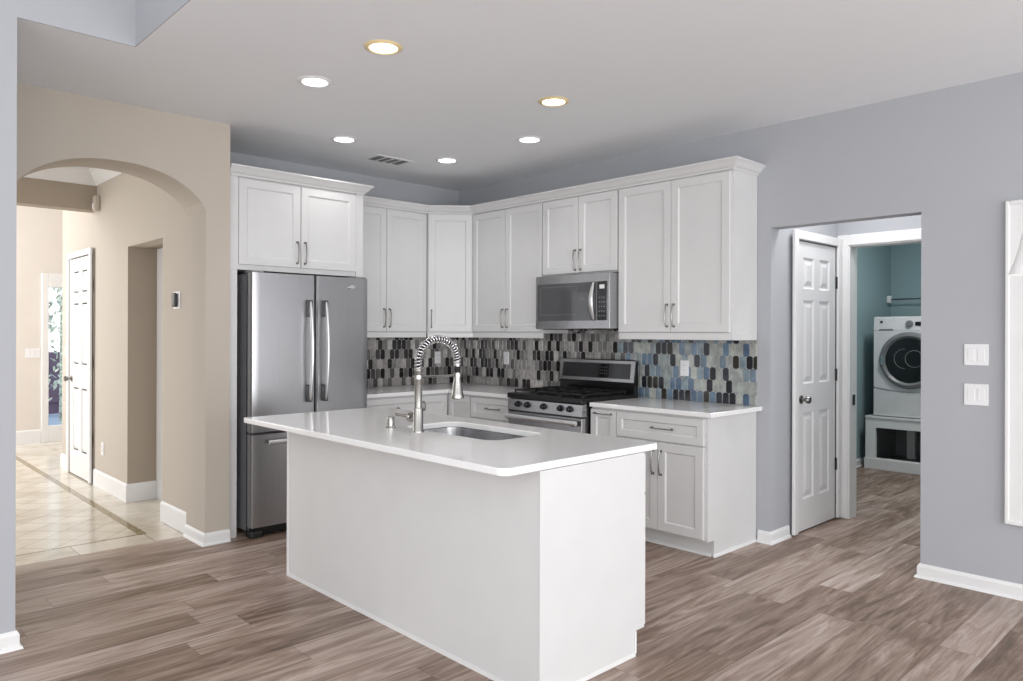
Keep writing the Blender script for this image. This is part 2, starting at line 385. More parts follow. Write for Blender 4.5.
# ------------------------------------------------------------------ doors and windows
def six_panel(parent, w, h, knob_x, hinge_x, name='door_slab'):
    st, md = .105, .09; pw = (w-2*st-md)/2
    xs = [0, st, st+pw, st+pw+md, st+2*pw+md, w]
    zs = [0, .22*h/2.03, .83*h/2.03, 1.03*h/2.03, 1.62*h/2.03, 1.70*h/2.03, 1.92*h/2.03, h]
    s_ = MB().panel(w, h, .035, xs, zs, .012, .010, .03).build(name, M['door'], parent)
    k = MB(); k.lathe([(0, -.002), (.03, -.002), (.03, .006), (.012, .012), (.011, .032), (.024, .042), (.028, .055), (.022, .068), (0, .072)], (knob_x, 0, .93), '-Y').build('knob', M['nickel'], s_, 40)
    for z in (.20*h, .53*h, .87*h):
        MB().cyl((hinge_x, -.006, z-.045), (hinge_x, -.006, z+.045), .007, n=10).box(hinge_x-.012, -.004, z-.045, hinge_x+.012, .004, z+.045).build('hinge', M['bracket'], s_)
    return s_
def casing(parent, w, h, cw=.068, t=.02, name='door_casing'):
    """casing round an opening of width w (x 0..w), front toward -Y"""
    return MB().box(-cw, -t, 0, -.004, 0, h+cw, .004).box(w+.004, -t, 0, w+cw, 0, h+cw, .004).box(-.004, -t, h+.004, w+.004, 0, h+cw, .004).build(name, M['trim'], parent)
d = bpy.data.objects.new('door_1', None); COL.objects.link(d); struct(d); d.location = (5.005, 2.366, .012)
six_panel(d, .643, 2.045, .07, .65); casing(d, .65, 2.05, .066, .022)
MB().box(-.0035, .012, -.008, .6535, .0215, 2.0535).build('door_stop', M['socket'], d)
d = bpy.data.objects.new('door_2', None); COL.objects.link(d); struct(d); d.location = (1.905, 8.34, .012); d.rotation_euler = (0, 0, -PI/2)
six_panel(d, .71, 2.1, .07, .717); casing(d, .72, 2.105, .06, .02)
MB().box(-.0035, .010, -.01, .7235, .0195, 2.1085).build('door_stop', M['socket'], d)
# laundry opening casing
struct(MB().box(5.724, 2.302, 0, 5.744, 2.387, 2.155, .004).box(5.724, 1.352, 0, 5.744, 1.44, 2.155, .004).box(5.724, 1.44, 2.075, 5.744, 2.302, 2.155, .004)
       .box(5.735, 2.294, 0, 5.87, 2.302, 2.075).box(5.735, 1.44, 0, 5.87, 1.448, 2.075).box(5.735, 1.448, 2.067, 5.87, 2.294, 2.075).build('trim_laundry_door', M['trim']))
struct(MB().box(5.79, 2.289, .86, 5.83, 2.294, .94).build('trim_strike_plate', M['bracket']))
# dining window
w = bpy.data.objects.new('window_1', None); COL.objects.link(w); struct(w); w.location = (XW, .94, .5)
CP = [(0, 0), (.018, 0), (.022, .012), (.014, .03), (.017, .07), (.024, .085), (.024, .108), (0, .108)]
def wframe(o, i, x0, x1):   # picture frame casing between rectangles grown by o and i
    b = MB()
    b.box(x0, -i, -i, x1, o, 0) if 0 else None
    return b
b = MB()
for (y0, z0, y1, z1) in ((0, -.10, .10, 1.61), (-1.66, -.10, -1.56, 1.61)): b.box(-.022, y0, z0, 0, y1, z1, .004)
for (z0, z1) in ((-.10, 0), (1.52, 1.61)): b.box(-.022, -1.56, z0, 0, 0, z1, .004)
b.box(-.03, .085, -.108, 0, .105, 1.618, .004); b.box(-.03, -1.665, -.108, 0, -1.645, 1.618, .004); b.box(-.03, -1.645, 1.595, 0, .085, 1.618, .004); b.box(-.03, -1.645, -.108, 0, .085, -.085, .004)
b.box(-.026, -.008, 0, 0, .006, 1.52, .002)
b.build('window_casing', M['trim'], w)
b = MB()
for (y0, z0, y1, z1) in ((-.05, 0, 0, 1.52), (-1.56, 0, -1.51, 1.52), (-.805, 0, -.755, 1.52)): b.box(.04, y0, z0, .09, y1, z1, .003)
for (z0, z1) in ((0, .05), (.74, .79), (1.47, 1.52)): b.box(.042, -1.51, z0, .088, -.05, z1, .003)
b.build('window_sash', M['trim'], w)
MB().box(.062, -1.51, .05, .066, -.05, 1.47).build('window_pane', M['glass'], w)
# foyer sidelight
w = bpy.data.objects.new('window_2', None); COL.objects.link(w); struct(w); w.location = (2.165, 10.86, 0)
MB().box(-.005, -.03, 0, .07, .10, 2.14, .004).box(.465, -.03, 0, .535, .10, 2.14, .004).box(.07, -.03, 1.965, .465, .10, 2.14, .004).box(.07, -.03, 0, .465, .10, .2, .004).build('window_frame', M['trim'], w)
MB().box(.07, .03, .2, .465, .036, 1.965).build('window_pane', M['glass'], w)

# ------------------------------------------------------------------ cabinets
def pull(parent, p, L, vertical, y=0.0, name='handle'):
    """bow pull, standing off the face at y toward -Y"""
    b = MB(); x, z = p; pts = []
    for i in range(13):
        s_ = -1+2*i/12; o = y-.018-.012*(1-s_*s_)
        pts.append((x, o, z+s_*L/2) if vertical else (x+s_*L/2, o, z))
    b.tube(pts, .0042, 8, sx=1.2)
    for s_ in (-1, 1):
        q = (x, z+s_*(L/2-.004)) if vertical else (x+s_*(L/2-.004), z)
        b.cyl((q[0], y+.0005, q[1]), (q[0], y-.02, q[1]), .0062, .005, 10)
        b.cyl((q[0], y+.0005, q[1]), (q[0], y-.003, q[1]), .009, .008, 10)
    return b.build(name, M['nickel'], parent, 50)
def shaker(parent, x0, z0, x1, z1, handle=None, name='door', fr=.056, hl=.16):
    w_, h_ = x1-x0, z1-z0; fr = min(fr, h_*.3)
    d_ = MB().panel(w_, h_, .019, [0, fr, w_-fr, w_], [0, fr, h_-fr, h_], .008, .009, 0, x0, z0, -.0205).build(name, M['cab'], parent)
    if handle: pull(d_, handle[:2], hl, handle[2], -.0205)
    return d_
G = .0022
def upper(loc, rz, w, z0, z1, depth, doors, label, group, rail=True, hz=.115, side_x0=0.0):
    t_ = thing('upper_cabinet', label, 'cabinet', (loc[0], loc[1], 0), rz, group)
    MB().box(side_x0, 0, z0, w, depth, z1, .001).build('carcass', M['cab'], t_)
    n = len(doors)
    for (a, b_, side) in doors:
        hx = (b_-.028) if side == 'r' else (a+.028)
        shaker(t_, a+G, z0+.012, b_-G, z1-.034, (hx, z0+.012+hz, True))
    if rail: MB().box(side_x0, -.012, z0-.041, w, .006, z0+.008, .003).build('light_rail', M['cab'], t_)
    return t_
RZ = -PI/2
XU = 4.368                              # carcass front of the right wall's uppers
ZU0, ZU1 = 1.402, 2.50
upper((XU, 5.076), RZ, .876, ZU0, ZU1, .302, [(.004, .438, 'r'), (.438, .872, 'l')], 'white two-door wall cabinet between the corner cabinet and the microwave', None)
upper((XU, 4.198), RZ, .776, 1.862, ZU1, .302, [(.004, .388, 'r'), (.388, .772, 'l')], 'short white two-door wall cabinet above the microwave', None, rail=False, hz=.10)
c = upper((XU, 3.420), RZ, .936, ZU0, ZU1, .302, [(.004, .462, 'r'), (.462, .915, 'l')], 'white two-door wall cabinet at the right end, nearest the pantry door', None)
MB().box(.936, 0-.012, ZU0-.041, .942, .290, ZU0+.001, .001).build('light_rail', M['cab'], c)
# diagonal corner cabinet
pA, pB = Vector((4.045, 5.338)), Vector((4.362, 5.070)); ang = math.atan2(pB.y-pA.y, pB.x-pA.x); Ld = (pB-pA).length
t_ = thing('corner_cabinet', 'white single-door diagonal wall cabinet in the corner of the room', 'cabinet', (0, 0, 0))
poly = [(pA.x+.004, pA.y), (pB.x, pB.y+.008), (XW-.003, 5.0785), (XW-.003, YB-.003), (4.049, YB-.003)]
MB().prism(poly, 'z', ZU0, ZU1).build('carcass', M['cab'], t_)
cdr = shaker(t_, .012, ZU0+.012, Ld-.012, ZU1-.034, (.04, ZU0+.127, True)); cdr.location = (pA.x, pA.y, 0); cdr.rotation_euler = (0, 0, ang)
cdr = MB().box(.004, -.012, ZU0-.041, Ld-.004, .006, ZU0-.0005, .003).build('light_rail', M['cab'], t_); cdr.location = (pA.x, pA.y, 0); cdr.rotation_euler = (0, 0, ang)
# back wall upper
YU = YB-.305
upper((3.142, YU), 0, .900, ZU0, ZU1, .302, [(.004, .468, 'r'), (.468, .896, 'l')], 'white two-door wall cabinet between the refrigerator and the corner cabinet', None)
# crown of the run
CP2 = [(0, 0), (.004, 0), (.008, .012), (.022, .022), (.040, .045), (.052, .056), (.056, .058), (.056, .068), (0, .068)]
tag(MB().sweep([(3.142, YU-.004), (4.045, YU-.022), (4.352, 5.070), (4.352, 2.482), (XW-.001, 2.482)], CP2, 2.472).build('crown_moulding', M['cab']),
    'long white crown moulding running round the corner along the tops of the wall cabinets', 'moulding')
# fridge enclosure cabinet
FY = 4.975
t_ = thing('refrigerator_cabinet', 'white cabinet surround with two doors above the refrigerator', 'cabinet', (2.074, FY, 0))
MB().box(0, 0, 1.835, 1.062, .683, 2.50, .001).build('carcass', M['cab'], t_)
shaker(t_, .074, 1.872, .532, 2.462, (.504, 1.98, True)); shaker(t_, .538, 1.872, .996, 2.462, (.566, 1.98, True))
MB().box(0, -.012, 0, .066, .683, 1.834, .001).build('side_panel', M['cab'], t_)
MB().box(1.038, 0, 0, 1.062, .683, 1.834, .001).build('side_panel', M['cab'], t_)
MB().box(.0, -.013, 1.835, .072, -.0005, 2.50).build('stile', M['cab'], t_)
MB().box(1.00, -.013, 1.835, 1.062, -.0005, 2.50).build('stile', M['cab'], t_)
MB().sweep([(-.0, -.022), (1.064, -.022), (1.064, .30)], CP2, 2.472).build('crown', M['cab'], t_)
# right run base cabinets
XB = 4.063
def basecab(loc, rz, w, label, depth=.60, name='base_cabinet', toe=True):
    t_ = thing(name, label, 'cabinet', (loc[0], loc[1], 0), rz)
    MB().box(0, 0, .105, w, depth, .883, .001).build('carcass', M['cab'], t_)
    if toe:
        MB().box(0, .075, 0, w, depth, .1045).build('toe_kick', M['cab'], t_)
        MB().prism([(.0745, 0), (.060, 0), (.063, .012), (.0745, .018)], 'x', 0, w).build('shoe_moulding', M['trim'], t_)
    return t_
c = basecab((XB, 3.192), RZ, .686, 'white base cabinet with one drawer over two doors, right of the gas range')
dr = shaker(c, .003, .702, .683, .868, (.378, .785, False), 'drawer', .045)
shaker(c, .003, .118, .342, .692, (.312, .56, True)); shaker(c, .345, .118, .683, .692, (.372, .56, True))
b = MB(); b.prism([(.0, .1045), (.0, .883), (.606, .883), (.606, 0), (.073, 0), (.073, .1045)], 'x', .6865, .706); b.build('end_panel', M['cab'], c)
MB().prism([(.7065, 0), (.720, 0), (.717, .012), (.7065, .018)], 'y', .060, .606).build('shoe_moulding', M['trim'], c)
c = basecab((XB, 3.424), RZ, .231, 'narrow white pull-out base cabinet squeezed directly right of the gas range')
shaker(c, .004, .118, .227, .868, (.118, .842, False), 'door', .05, .15)
c = basecab((XB, 4.735), RZ, .53, 'white base cabinet with a top drawer, directly left of the gas range')
shaker(c, .004, .702, .526, .868, (.28, .785, False), 'drawer', .045)
shaker(c, .004, .118, .526, .692, (.49, .56, True))
# corner base cabinet: L shaped
t_ = thing('corner_base_cabinet', 'white corner base cabinet with two doors meeting at the inner corner', 'cabinet', (0, 0, 0))
PY = YB-.61
MB().prism([(3.742, PY), (XB, PY), (XB, 4.738), (XW-.003, 4.738), (XW-.003, YB-.003), (3.742, YB-.003)], 'z', .105, .883).build('carcass', M['cab'], t_)
MB().prism([(3.742, PY+.075), (XB+.075, PY+.075), (XB+.075, 4.738), (XW-.003, 4.738), (XW-.003, YB-.003), (3.742, YB-.003)], 'z', 0, .1045).build('toe_kick', M['cab'], t_)
h1 = bpy.data.objects.new('door', None)
dd = MB().panel(.285, .75, .019, [0, .05, .235, .285], [0, .056, .694, .75], .008, .009, 0, 3.748, .118, PY-.0205).build('door', M['cab'], t_)
pull(dd, (3.772, .787), .075, True, PY-.0205)
bpy.data.objects.remove(h1)
dd = MB().panel(.285, .75, .019, [0, .05, .235, .285], [0, .056, .694, .75], .008, .009, 0, 0, .118, -.0205).build('door', M['cab'], t_)
dd.location = (XB, PY-.021, 0); dd.rotation_euler = (0, 0, RZ)
c = basecab((3.142, PY), 0, .598, 'white base cabinet between the refrigerator and the corner base cabinet')
shaker(c, .004, .702, .594, .868, (.30, .785, False), 'drawer', .045)
shaker(c, .004, .118, .298, .692, (.27, .56, True)); shaker(c, .301, .118, .594, .692, (.33, .56, True))
# countertops
tag(plate('countertop', [(3.142, YB-.002), (3.142, YB-.645), (XB-.035, YB-.645), (XB-.035, 4.208), (XW-.002, 4.208), (XW-.002, YB-.002)], [], .03, M['quartz'], 'z', .884, .004),
    'white quartz countertop in an L from the refrigerator round the corner to the range', 'countertop')
tag(plate('countertop', [(XB-.035, 2.444), (XB-.035, 3.418), (XW-.002, 3.418), (XW-.002, 2.444)], [], .03, M['quartz'], 'z', .884, .004),
    'white quartz countertop on the cabinets right of the gas range', 'countertop')

# ------------------------------------------------------------------ backsplash
neutral = ['#7f7c7a', '#625e5d', '#232122', '#a9a5a3', '#918e8c', '#2e2b2c', '#9b9795', '#bdb9b6', '#4d494b']
bluish = ['#6d7c88', '#2a2c33', '#9a9f9c', '#54687f', '#7f8f97', '#3b3d46', '#a8aba6', '#667b8e', '#8a9393', '#35322f']
tm = [mat('backsplash_tile_tone', c_, .12, vary=.12, scale=18) for c_ in neutral+bluish]
def splash(name, w, z0, z1, loc, rz, pick, label, xoff=0.0):
    """mesh in local coords: x 0..w, face toward -Y"""
    b = MB(); b.mi = 0; b.box(0, -.003, z0, w, 0, z1)
    px, tw, pz, th, tip = .0515, .0462, .0865, .0945, .0135
    r = 0; z = .8125
    while z < z1:
        x = (-px/2 if r % 2 else 0.0)-(xoff % px)
        while x < w:
            hx, hz = tw/2, th/2; cx, cz = x+px/2, z+th/2
            pts = [(cx-hx, cz-hz+tip), (cx-hx*.45, cz-hz+.002), (cx+hx*.45, cz-hz+.002), (cx+hx, cz-hz+tip), (cx+hx, cz+hz-tip), (cx+hx*.45, cz+hz-.002), (cx-hx*.45, cz+hz-.002), (cx-hx, cz+hz-tip)]
            q = []
            for (a, c_) in pts:
                a = min(max(a, 0), w); c_ = min(max(c_, z0), z1)
                if not q or (abs(q[-1][0]-a)+abs(q[-1][1]-c_)) > 1e-4: q.append((a, c_))
            if (abs(q[0][0]-q[-1][0])+abs(q[0][1]-q[-1][1])) < 1e-4: q.pop()
            ww = max(a for a, _ in q)-min(a for a, _ in q); hh = max(c_ for _, c_ in q)-min(c_ for _, c_ in q)
            if len(q) > 2 and ww > .004 and hh > .006:
                b.mi = 1+pick(x, z)
                cx2 = sum(a for a, _ in q)/len(q); cz2 = sum(c_ for _, c_ in q)/len(q)
                O = [b.bm.verts.new((a, -.0045, c_)) for a, c_ in q]; Bk = [b.bm.verts.new((a, -.002, c_)) for a, c_ in q]
                I = [b.bm.verts.new((cx2+(a-cx2)*.93, -.007, cz2+(c_-cz2)*.965)) for a, c_ in q]; n = len(q)
                fs = [b.bm.faces.new(I)]
                for i in range(n):
                    j = (i+1) % n; fs.append(b.bm.faces.new([O[i], O[j], I[j], I[i]])); fs.append(b.bm.faces.new([Bk[i], Bk[j], O[j], O[i]]))
                for f in fs: f.material_index = b.mi
            x += px
        z += pz; r += 1
    o = b.build(name, [M['grout']]+tm); o.location = loc; o.rotation_euler = (0, 0, rz)
    return tag(o, label, 'backsplash')
def pickN(x, z): return random.choice([0, 1, 2, 3, 4, 5, 6, 7, 8, 2, 3, 0, 4])
def pickR(x, z):
    k = (x-1.8)/.4
    return 9+random.choice([0, 1, 2, 3, 4, 5, 6, 7, 8, 9, 2, 1, 6]) if random.random() < k else pickN(x, z)
splash('tile_backsplash', 1.528, .915, 1.40, (3.142, YB-.0005, 0), 0, pickN, 'grey and brown elongated hexagon tile backsplash on the wall next to the refrigerator')
splash('tile_backsplash', 3.17, .915, 1.40, (XW-.0005, YB-.009, 0), RZ, pickR, 'grey, black and blue elongated hexagon tile backsplash behind the range')
splash('tile_backsplash', .772, 1.4005, 1.46, (XW-.0005, 4.196, 0), RZ, pickN, 'strip of hexagon tiles just under the microwave', 1.456)
# outlets on the tiles
def outlet(loc, rz, label, w=.07, h=.115, rockers=0, z=None):
    t_ = thing('wall_switch' if rockers else 'wall_outlet', label, 'light switch' if rockers else 'power outlet', loc, rz)
    MB().box(-w/2, -.006, -h/2, w/2, 0, h/2, .0025, 2).build('plate', M['plate'], t_)
    if rockers:
        for i in range(rockers):
            cx = (i-(rockers-1)/2)*.047
            MB().box(cx-.0165, -.0085, -.033, cx+.0165, -.0055, .033, .001).build('rocker', M['plate'], t_)
    else:
        s_ = MB().box(-.0165, -.008, -.034, .0165, -.0055, .034, .001).build('socket_face', M['plate'], t_)
        for cz in (-.018, .018):
            for cx in (-.006, .006): MB().box(cx-.001, -.0086, cz-.002, cx+.001, -.0075, cz+.007).build('socket_slot', M['socket'], s_)
    return t_
TY = .0078
outlet((4.409, YB-TY, 1.165), 0, 'white outlet on the tiles behind the faucet, on the refrigerator wall')
outlet((XW-TY, 4.955, 1.172), RZ, 'white outlet on the tiles left of the range')
outlet((XW-TY, 3.05, 1.150), RZ, 'white outlet on the bluish tiles right of the range')
s1 = outlet((XW-.0005, 1.184, 1.293), RZ, 'upper of two white switch plates beside the dining window', .118, .118, 2)
s2 = outlet((XW-.0005, 1.184, 1.073), RZ, 'lower of two white switch plates beside the dining window', .118, .118, 2)
outlet((1.9245, 7.288, .36), RZ, 'small white outlet low on the beige hall wall')
outlet((2.07, 10.8595, 1.13), 0, 'white switch plate on the far foyer wall left of the sidelight window', .16, .12, 3)
outlet((1.9245, 8.56, 1.2), RZ, 'small white switch on the hall wall beyond the white hall door', .07, .115, 1)

# ------------------------------------------------------------------ island
IX0, IX1, IY0, IY1 = 2.022, 2.680, 1.962, 3.992
t_ = thing('kitchen_island', 'white kitchen island cabinet with plain side panels under the quartz top', 'kitchen island', (0, 0, 0))
MB().box(IX0+.012, IY0+.012, .0, IX1-.075, IY1-.012, .105).box(IX0+.012, IY0+.012, .105, IX1, IY1-.012, .62).build('carcass', M['cab'], t_)
for q in ((IX0+.012, IY0+.012, 2.235, IY1-.012), (IX1-.02, IY0+.012, IX1, IY1-.012), (2.236, IY0+.012, IX1-.021, 2.42), (2.236, 3.26, IX1-.021, IY1-.012)):
    MB().box(q[0], q[1], .6205, q[2], q[3], .882).build('cabinet_rail', M['cab'], t_)
MB().box(IX0, IY0, 0, IX0+.0115, IY1, .882).build('back_panel', M['cab'], t_)
EP = [(IX0-.003, 0), (IX1-.068, 0), (IX1-.068, .112), (IX1, .112), (IX1, .882), (IX0-.003, .882)]
MB().prism(EP, 'y', IY0-.006, IY0-.0005).build('end_panel', M['cab'], t_)
MB().prism([(p_[0]+(.003 if i in (0, 5) else 0), p_[1]) for i, p_ in enumerate(EP)], 'y', IY1-.0115, IY1).build('end_panel', M['cab'], t_)
MB().box(IX0-.004, IY1-.022, 0, IX0-.0005, IY1+.002, .882, .001).build('corner_trim', M['trim'], t_)
MB().box(IX1-.072, IY0-.012, .016, IX1-.062, IY0-.0065, .112, .001).build('corner_trim', M['trim'], t_)
SP = [(0, 0), (.016, 0), (.014, .010), (.006, .018), (0, .020)]
MB().sweep([(IX1-.08, IY1+.0025), (IX0-.0045, IY1+.0025), (IX0-.0045, IY0-.0065), (IX1-.062, IY0-.0065)], SP, 0, side=-1).build('shoe_moulding', M['trim'], t_)
ws = [(0, .30), (.303, .745), (.748, 1.19), (1.193, 1.598), (1.601, 2.024)]
for i, (a, b_) in enumerate(ws):
    for (z0, z1, nm) in ((.118, .692, 'door'), (.702, .868, 'drawer')):
        w_, h_ = b_-a, z1-z0
        d_ = MB().panel(w_, h_, .019, [0, .05, w_-.05, w_], [0, min(.056, h_*.3), h_-min(.056, h_*.3), h_], .008, .009).build(nm, M['cab'], t_)
        d_.location = (IX1+.0205, IY0+.003+a, z0); d_.rotation_euler = (0, 0, PI/2)
        pull(d_, (w_/2, h_/2) if nm == 'drawer' else (w_-.03, h_-.12), .12, nm == 'door', 0)
# island countertop with the sink hole
sx0, sx1, sy0, sy1 = 2.262, 2.62, 2.495, 3.20
ic = tag(plate('island_countertop', rrect(1.826, 1.952, 2.775, 4.149, .03, 6, (.045, .012, .012, .012)), [rrect(sx0, sy0, sx1, sy1, .075, 8)], .03, M['quartz'], 'z', .884, .005),
         'large white quartz countertop on the kitchen island around the sink', 'countertop')
# sink bowl
t_ = thing('kitchen_sink', 'stainless steel undermount sink in the island countertop', 'sink', ((sx0+sx1)/2, (sy0+sy1)/2, 0))
b = MB(); rings = []
cx, cy = (sx0+sx1)/2, (sy0+sy1)/2
def ringpts(g, z, r): return [(p_[0]-cx, p_[1]-cy, z) for p_ in rrect(sx0-g, sy0-g, sx1+g, sy1+g, r, 8)]
for g, z, r in ((.022, .882, .09), (.004, .882, .078), (.003, .87, .078), (-.004, .70, .072), (-.012, .682, .065), (-.03, .672, .05), (-.03, .668, .05), (.003, .668, .075), (.01, .70, .08), (.014, .879, .085), (.022, .879, .09)):
    rings.append([b.bm.verts.new(q) for q in ringpts(g, z, r)])
n = len(rings[0])
for A, B_ in zip(rings, rings[1:]+rings[:1]):
    if A is rings[5]: continue
    for i in range(n):
        f = b.bm.faces.new([A[i], A[(i+1) % n], B_[(i+1) % n], B_[i]])
b.bm.faces.new(rings[5]); b.bm.faces.new(rings[6][::-1])
bowl = b.build('bowl', M['steel_h'], t_, 40)
MB().lathe([(0, .002), (.03, .002), (.045, .005), (.045, .0), (0, .0)], (0, 0, .6725), 'Z').build('drain', M['chrome'], t_, 40)

# ------------------------------------------------------------------ faucet
fx, fy = 2.197, 2.97
t_ = thing('kitchen_faucet', 'tall spring-neck pull-down faucet in brushed nickel standing on the island countertop', 'faucet', (fx, fy, .9142))
MB().lathe([(0, 0), (.029, 0), (.029, .006), (.025, .012), (.0245, .115), (.023, .12), (.019, .122), (.0185, .295), (.020, .298), (.020, .31), (.012, .312), (0, .312)], n=28).build('post', M['fnickel'], t_, 40)
R0 = .125; pts = []
for i in range(60):
    u = i/59
    Ltot = .035+PI*R0+.03
    s_ = u*Ltot
    if s_ < .035: pts.append(Vector((0, 0, .31+s_)))
    elif s_ < .035+PI*R0:
        a = (s_-.035)/R0; pts.append(Vector((R0-R0*math.cos(a), 0, .345+R0*math.sin(a)*.92)))
    else: pts.append(Vector((2*R0, 0, .345-(s_-.035-PI*R0))))
MB().tube(pts, .0085, 10, up=(0, 1, 0)).build('hose', M['rubber'], t_, 60)
hel = []; turns = 27; NN = turns*14
for i in range(NN+1):
    u = i/NN*.985; k = u*(len(pts)-1); j = min(int(k), len(pts)-2); p_ = pts[j].lerp(pts[j+1], k-j); d_ = (pts[j+1]-pts[j]).normalized()
    b1 = Vector((0, 1, 0)); b2 = d_.cross(b1); a = 2*PI*turns*i/NN
    hel.append(p_ + (b1*math.cos(a)+b2*math.sin(a))*.0165)
MB().tube(hel, .0038, 6).build('spring', M['chrome'], t_, 60)
hx = 2*R0
MB().lathe([(0, .345), (.014, .345), (.017, .335), (.017, .318), (.012, .314), (0, .314)], (hx, 0, 0)).build('hose_collar', M['fnickel'], t_, 40)
MB().lathe([(0, .314), (.0145, .314), (.0145, .285), (0, .285)], (hx, 0, 0)).build('grip', M['rubber'], t_, 40)
MB().lathe([(0, .285), (.017, .285), (.019, .25), (.030, .18), (.034, .162), (.034, .154), (.029, .150), (0, .150)], (hx, 0, 0)).build('spray_head', M['fnickel'], t_, 40)
MB().tube([(.015, 0, .272), (hx-.014, 0, .272)], .0055, 8).lathe([(.0205, .262), (.0225, .262), (.0225, .282), (.0205, .282), (.0205, .262)]).lathe([(.0185, .262), (.022, .262), (.022, .280), (.0185, .280), (.0185, .262)], (hx, 0, 0)).build('docking_arm', M['fnickel'], t_, 40)
h_ = MB().cyl((0, .018, .068), (0, .066, .068), .026, .025, 24, .002).cyl((0, .066, .068), (0, .074, .068), .021, .018, 20).build('valve', M['nickel'], t_, 40)
MB().tube([(0, .070, .070), (-.0, .11, .071), (-.0, .190, .072)], .009, 10, taper=[1, .9, .85]).build('lever', M['nickel'], h_, 50)
tag(MB().lathe([(0, 0), (.026, 0), (.026, .005), (.019, .009), (.0185, .052), (.016, .058), (0, .060)], (2.185, 3.188, .9142)).build('air_gap_cap', M['fnickel'], None, 40),
    'small round nickel dispenser cap on the island countertop left of the faucet', 'faucet accessory')

# ------------------------------------------------------------------ refrigerator
RX0, RX1, RY = 2.186, 3.100, 4.832
t_ = thing('refrigerator', 'stainless steel french-door refrigerator with bottom freezer drawer', 'refrigerator', (RX0, RY, 0))
w_ = RX1-RX0
MB().box(.008, .085, .035, w_-.008, .82, 1.808, .004).build('body', M['steel_d'], t_)
def fdoor(x0, x1, z0, z1, nm):
    b = MB(); pr = [(x0, .075), (x0, .012), (x0+.004, .004)]
    n = 10
    for i in range(n+1):
        u = i/n; x = x0+.012+(x1-x0-.024)*u; gx = (x-w_/2)/(w_/2); pr.append((x, -.006*(1-gx*gx)+.002))
    pr += [(x1-.004, .004), (x1, .012), (x1, .075)]
    b.prism(pr, 'z', z0, z1); return b.build(nm, M['steel'], t_, 35)
hm = w_/2+.018
dl = fdoor(0, hm-.005, .724, 1.812, 'left_door'); dr_ = fdoor(hm+.005, w_, .724, 1.812, 'right_door'); df = fdoor(0, w_, .075, .706, 'freezer_drawer')
MB().box(hm-.0045, .02, .724, hm+.0045, .07, 1.812).build('door_gap', M['black'], t_)
def arch_handle(parent, x, z0, z1):
    b = MB(); pts = []; n = 24
    for i in range(n+1):
        u = i/n; z = z0+(z1-z0)*u; pts.append((x, -.030-.040*math.sin(PI*u)**.7, z))
    b.tube(pts, .011, 10, sx=1.5); h = b.build('handle', M['bright'], parent, 60)
    for (a, c_) in ((z0-.01, z0+.11), (z1-.11, z1+.01)):
        MB().box(x-.016, -.046, a, x+.016, -.004, c_, .004).build('handle_bracket', M['bracket'], h)
    return h
arch_handle(dl, hm-.062, .92, 1.625); arch_handle(dr_, hm+.062, .92, 1.625)
h = MB().tube([(.10, -.055, .655), (w_-.10, -.055, .655)], .016, 12, sx=.8).build('handle', M['bright'], df, 60)
for x in (.10, w_-.125): MB().box(x, -.05, .643, x+.025, .0, .667, .003).build('handle_bracket', M['bracket'], h)
MB().lathe([(0, 0), (.030, 0), (.030, .003), (.026, .005), (0, .005)], (0, 0, 0), '-Y', 28).build('badge', M['badge'], dr_)
bd = [o for o in dr_.children if o.name.startswith('badge')][0]; bd.scale = (1, 1, .42); bd.location = (.768, -.004, 1.742)
MB().box(.02, .03, .018, w_-.02, .08, .074).build('kick_grille', M['black'], t_)
for x in (.045, w_-.045):
    MB().box(x-.045, .01, .0, x+.045, .09, .05, .012, 3).build('foot', M['bracket'], t_)
for x in (.05, w_-.05):
    MB().box(x-.045, .02, 1.813, x+.045, .14, 1.826, .004).build('hinge_cover', M['steel_d'], t_)
MB().box(.0, .077, .04, .006, .0845, 1.80).build('door_gasket', M['rubber'], t_)

# ------------------------------------------------------------------ microwave  (local: x 0..w left to right, y toward wall)
mw = .764
t_ = thing('microwave', 'stainless steel over-the-range microwave with black glass door', 'microwave', (XW-.405, 4.192, 0), RZ)
MB().box(.002, .03, 1.436, mw-.002, .395, 1.855, .002).build('body', M['black'], t_)
b = MB(); b.box(0, -.0, 1.436, mw, .0295, 1.855, .004); b.build('front_frame', M['steel_h'], t_)
MB().box(mw-.0015, .0, 1.440, mw+.0005, .392, 1.851).build('side_skin', M['steel_d'], t_)
dw = MB().box(.022, -.005, 1.500, .640, -.0002, 1.790, .002).build('door_glass', M['mglass'], t_)
b = MB(); b.box(.06, -.0062, 1.545, .44, -.0052, 1.548).box(.06, -.0062, 1.762, .44, -.0052, 1.765).box(.06, -.0062, 1.548, .063, -.0052, 1.762).box(.437, -.0062, 1.548, .44, -.0052, 1.762); b.build('window_line', M['grey'], dw)
b = MB(); pts = [(.615, -.010-.034*math.sin(PI*i/16), 1.505+(.28)*i/16) for i in range(17)]
b.tube(pts, .019, 12, sx=.6, up=(1, 0, 0), taper=[.35+.65*math.sin(PI*i/16)**.6 for i in range(17)]); b.build('handle', M['bright'], dw, 60)
cp = MB().box(.646, -.005, 1.500, mw-.028, -.0002, 1.790, .002).build('control_panel', M['dglass'], t_)
MB().box(.668, -.0065, 1.735, .715, -.0052, 1.765).build('display', M['plate'], cp)
b = MB()
for i in range(5):
    for j in range(3): b.box(.662+j*.022, -.006, 1.530+i*.034, .672+j*.022, -.0052, 1.538+i*.034)
b.build('keypad', M['grey'], cp)
MB().box(.02, .06, 1.431, mw-.02, .38, 1.4358).build('vent_panel', M['black'], t_)

